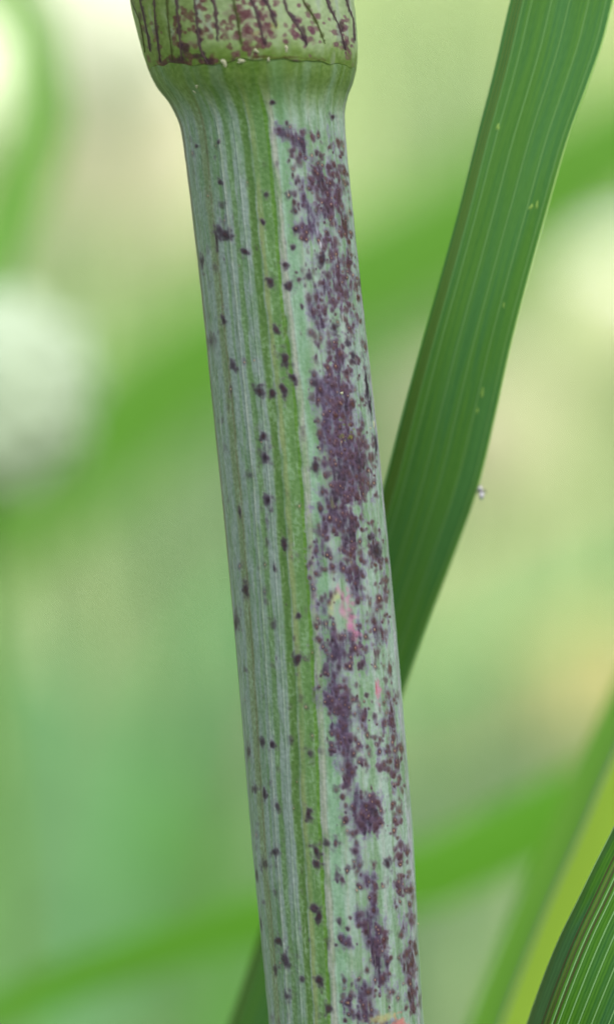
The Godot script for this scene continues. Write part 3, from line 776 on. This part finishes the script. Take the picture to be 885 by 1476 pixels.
func build_background() -> void:
	build_ground()
	var lush := mat(paint(86, 138, 44), 0.75, Color(0.25, 0.4, 0.1))
	var keel := mat(paint(110, 160, 70), 0.7)
	# broad arching blade that crosses the picture from lower left to upper right
	var d := 0.42
	var foot := P(-900, 2600, d); foot.y = 0.0
	far_blade("broad bright green blade arching across the picture behind the stem, heavily blurred", [foot, P(-420, 1230, d), P(-40, 775, d), P(120, 655, d), P(300, 510, d), P(540, 390, d), P(760, 280, d), P(960, 175, d), P(1400, 60, d + 0.02), P(2100, 250, d + 0.06)], [0.010, 0.0160, 0.0175, 0.0175, 0.0180, 0.0185, 0.0185, 0.0165, 0.012, 0.001], lush, keel, Vector3(0.1, 0.2, 1.0))
	# lower one
	d = 0.10
	foot = P(-1500, 3000, d); foot.y = 0.0
	far_blade("bright green blade rising gently across the bottom of the picture, passing behind the stem", [foot, P(-700, 1760, d), P(-60, 1474, d), P(160, 1388, d), P(330, 1334, d), P(560, 1275, d), P(700, 1222, d), P(860, 1140, d), P(1300, 950, d), P(2000, 900, d + 0.03)], [0.002, 0.0028, 0.0032, 0.0036, 0.0040, 0.0056, 0.0060, 0.0060, 0.005, 0.0005], mat(paint(74, 130, 28), 0.75, Color(0.25, 0.4, 0.05)), null, Vector3(0.0, 0.45, 1.0))
	# faint far blade at the right
	d = 0.6
	foot = P(-500, 1700, d); foot.y = 0.0
	far_blade("faint bluish green blade slanting across the pale background right of the stem", [foot, P(200, 1180, d), P(540, 1000, d), P(720, 925, d), P(900, 840, d), P(1150, 740, d)], [0.004, 0.0042, 0.0046, 0.0050, 0.0056, 0.001], mat(paint(96, 160, 104, 2.6), 0.75, Color(0.3, 0.5, 0.2)))
	# the blade that curves round the bright head at the upper left
	d = 0.15
	foot = P(-900, 2400, d); foot.y = 0.0
	far_blade("soft green blade curving down past the pale flower head at the upper left", [foot, P(-380, 900, d), P(-90, 480, d), P(8, 330, d), P(58, 190, d), P(64, 90, d), P(34, 0, d), P(-60, -130, d), P(-260, -260, d)], [0.004, 0.005, 0.0052, 0.0050, 0.0046, 0.0044, 0.0042, 0.003, 0.0005], mat(paint(106, 154, 70), 0.7, Color(0.3, 0.45, 0.15)))
	# broad leaves low on the left
	d = 0.85
	foot = P(-60, 2300, d); foot.y = ground_y(foot.x, foot.z)
	far_blade("broad bluish green leaf, a soft patch low on the left", [foot, P(30, 1480, d), P(70, 1250, d), P(60, 1050, d), P(10, 900, d)], [0.02, 0.042, 0.050, 0.036, 0.002], mat(paint(104, 146, 98, 2.2), 0.7, Color(0.2, 0.3, 0.2)))
	d = 0.7
	foot = P(420, 2300, d); foot.y = 0.0
	far_blade("broad mid green leaf behind the lower stem, left of it", [foot, P(330, 1500, d), P(290, 1320, d), P(270, 1190, d), P(240, 1080, d)], [0.008, 0.024, 0.026, 0.016, 0.002], mat(paint(98, 142, 78, 2.7), 0.7, Color(0.2, 0.4, 0.1)))
	# pale heads melted into discs
	flower("round white flower head at the left edge, level with the middle of the stem", -36, 568, 0.15, 0.0097, paint(200, 218, 192, 2.5))
	flower("bright white flower head cut off by the upper left edge", -42, 120, 0.35, 0.0088, paint(232, 244, 210, 1.45))
	flower("large cream flower head filling the top left behind the swollen node", 165, 30, 1.05, 0.030, paint(232, 234, 214, 1.6))
	flower("straw coloured seed head below the large cream flower head", 180, 205, 1.1, 0.030, paint(222, 214, 190, 1.1))
	flower("pale yellow flower head at the right edge beside the dark blade", 892, 470, 0.8, 0.014, paint(230, 238, 186, 2.2))
	flower("small white flower head spread into a wide pale disc at the right edge", 905, 415, 1.25, 0.0125, paint(245, 248, 240, 1.0))
	flower("straw coloured seed head right of the dark blade's tapering end", 690, 640, 1.1, 0.022, paint(196, 196, 160, 1.9))
	flower("ochre seed head near the right edge, above the folded blade", 860, 980, 1.1, 0.018, paint(206, 196, 136, 1.8))

func build_lights() -> void:
	var cam := Camera3D.new()
	cam.name = "Camera3D"
	var at := CameraAttributesPhysical.new()
	at.frustum_focal_length = 113.86
	at.frustum_near = 0.01
	at.frustum_far = 80.0
	at.frustum_focus_distance = DIST - 0.0026
	at.exposure_aperture = 10.9
	cam.attributes = at
	add_child(cam)
	cam.position = Vector3(0, EYE, DIST)
	cam.fov = rad_to_deg(2.0 * atan(738.0 * S / DIST))
	cam.near = 0.01
	cam.far = 80.0
	cam.current = true
	var we := WorldEnvironment.new()
	we.name = "WorldEnvironment"
	var e := Environment.new()
	e.background_mode = Environment.BG_SKY
	var sm := ProceduralSkyMaterial.new()
	sm.sky_top_color = Color(0.86, 0.88, 0.91)
	sm.sky_horizon_color = Color(0.95, 0.95, 0.94)
	sm.ground_bottom_color = Color(0.42, 0.48, 0.34)
	sm.ground_horizon_color = Color(0.6, 0.66, 0.55)
	e.sky = Sky.new()
	e.sky.sky_material = sm
	e.tonemap_mode = Environment.TONE_MAPPER_LINEAR
	e.tonemap_exposure = 4.0
	e.sdfgi_enabled = true
	e.ssao_enabled = true
	e.ssil_enabled = true
	we.environment = e
	add_child(we)
	var sun := DirectionalLight3D.new()
	sun.name = "sun"
	sun.light_energy = 0.5
	sun.light_angular_distance = 14.0
	sun.light_color = Color(1.0, 0.97, 0.91)
	sun.shadow_enabled = true
	add_child(sun)
	sun.look_at_from_position(Vector3(0.75, 1.4, 1.2), Vector3.ZERO)

func _ready() -> void:
	rng.seed = 7
	build_lights()
	build_background()
	build_stem()
	build_leaves()
	build_insect()
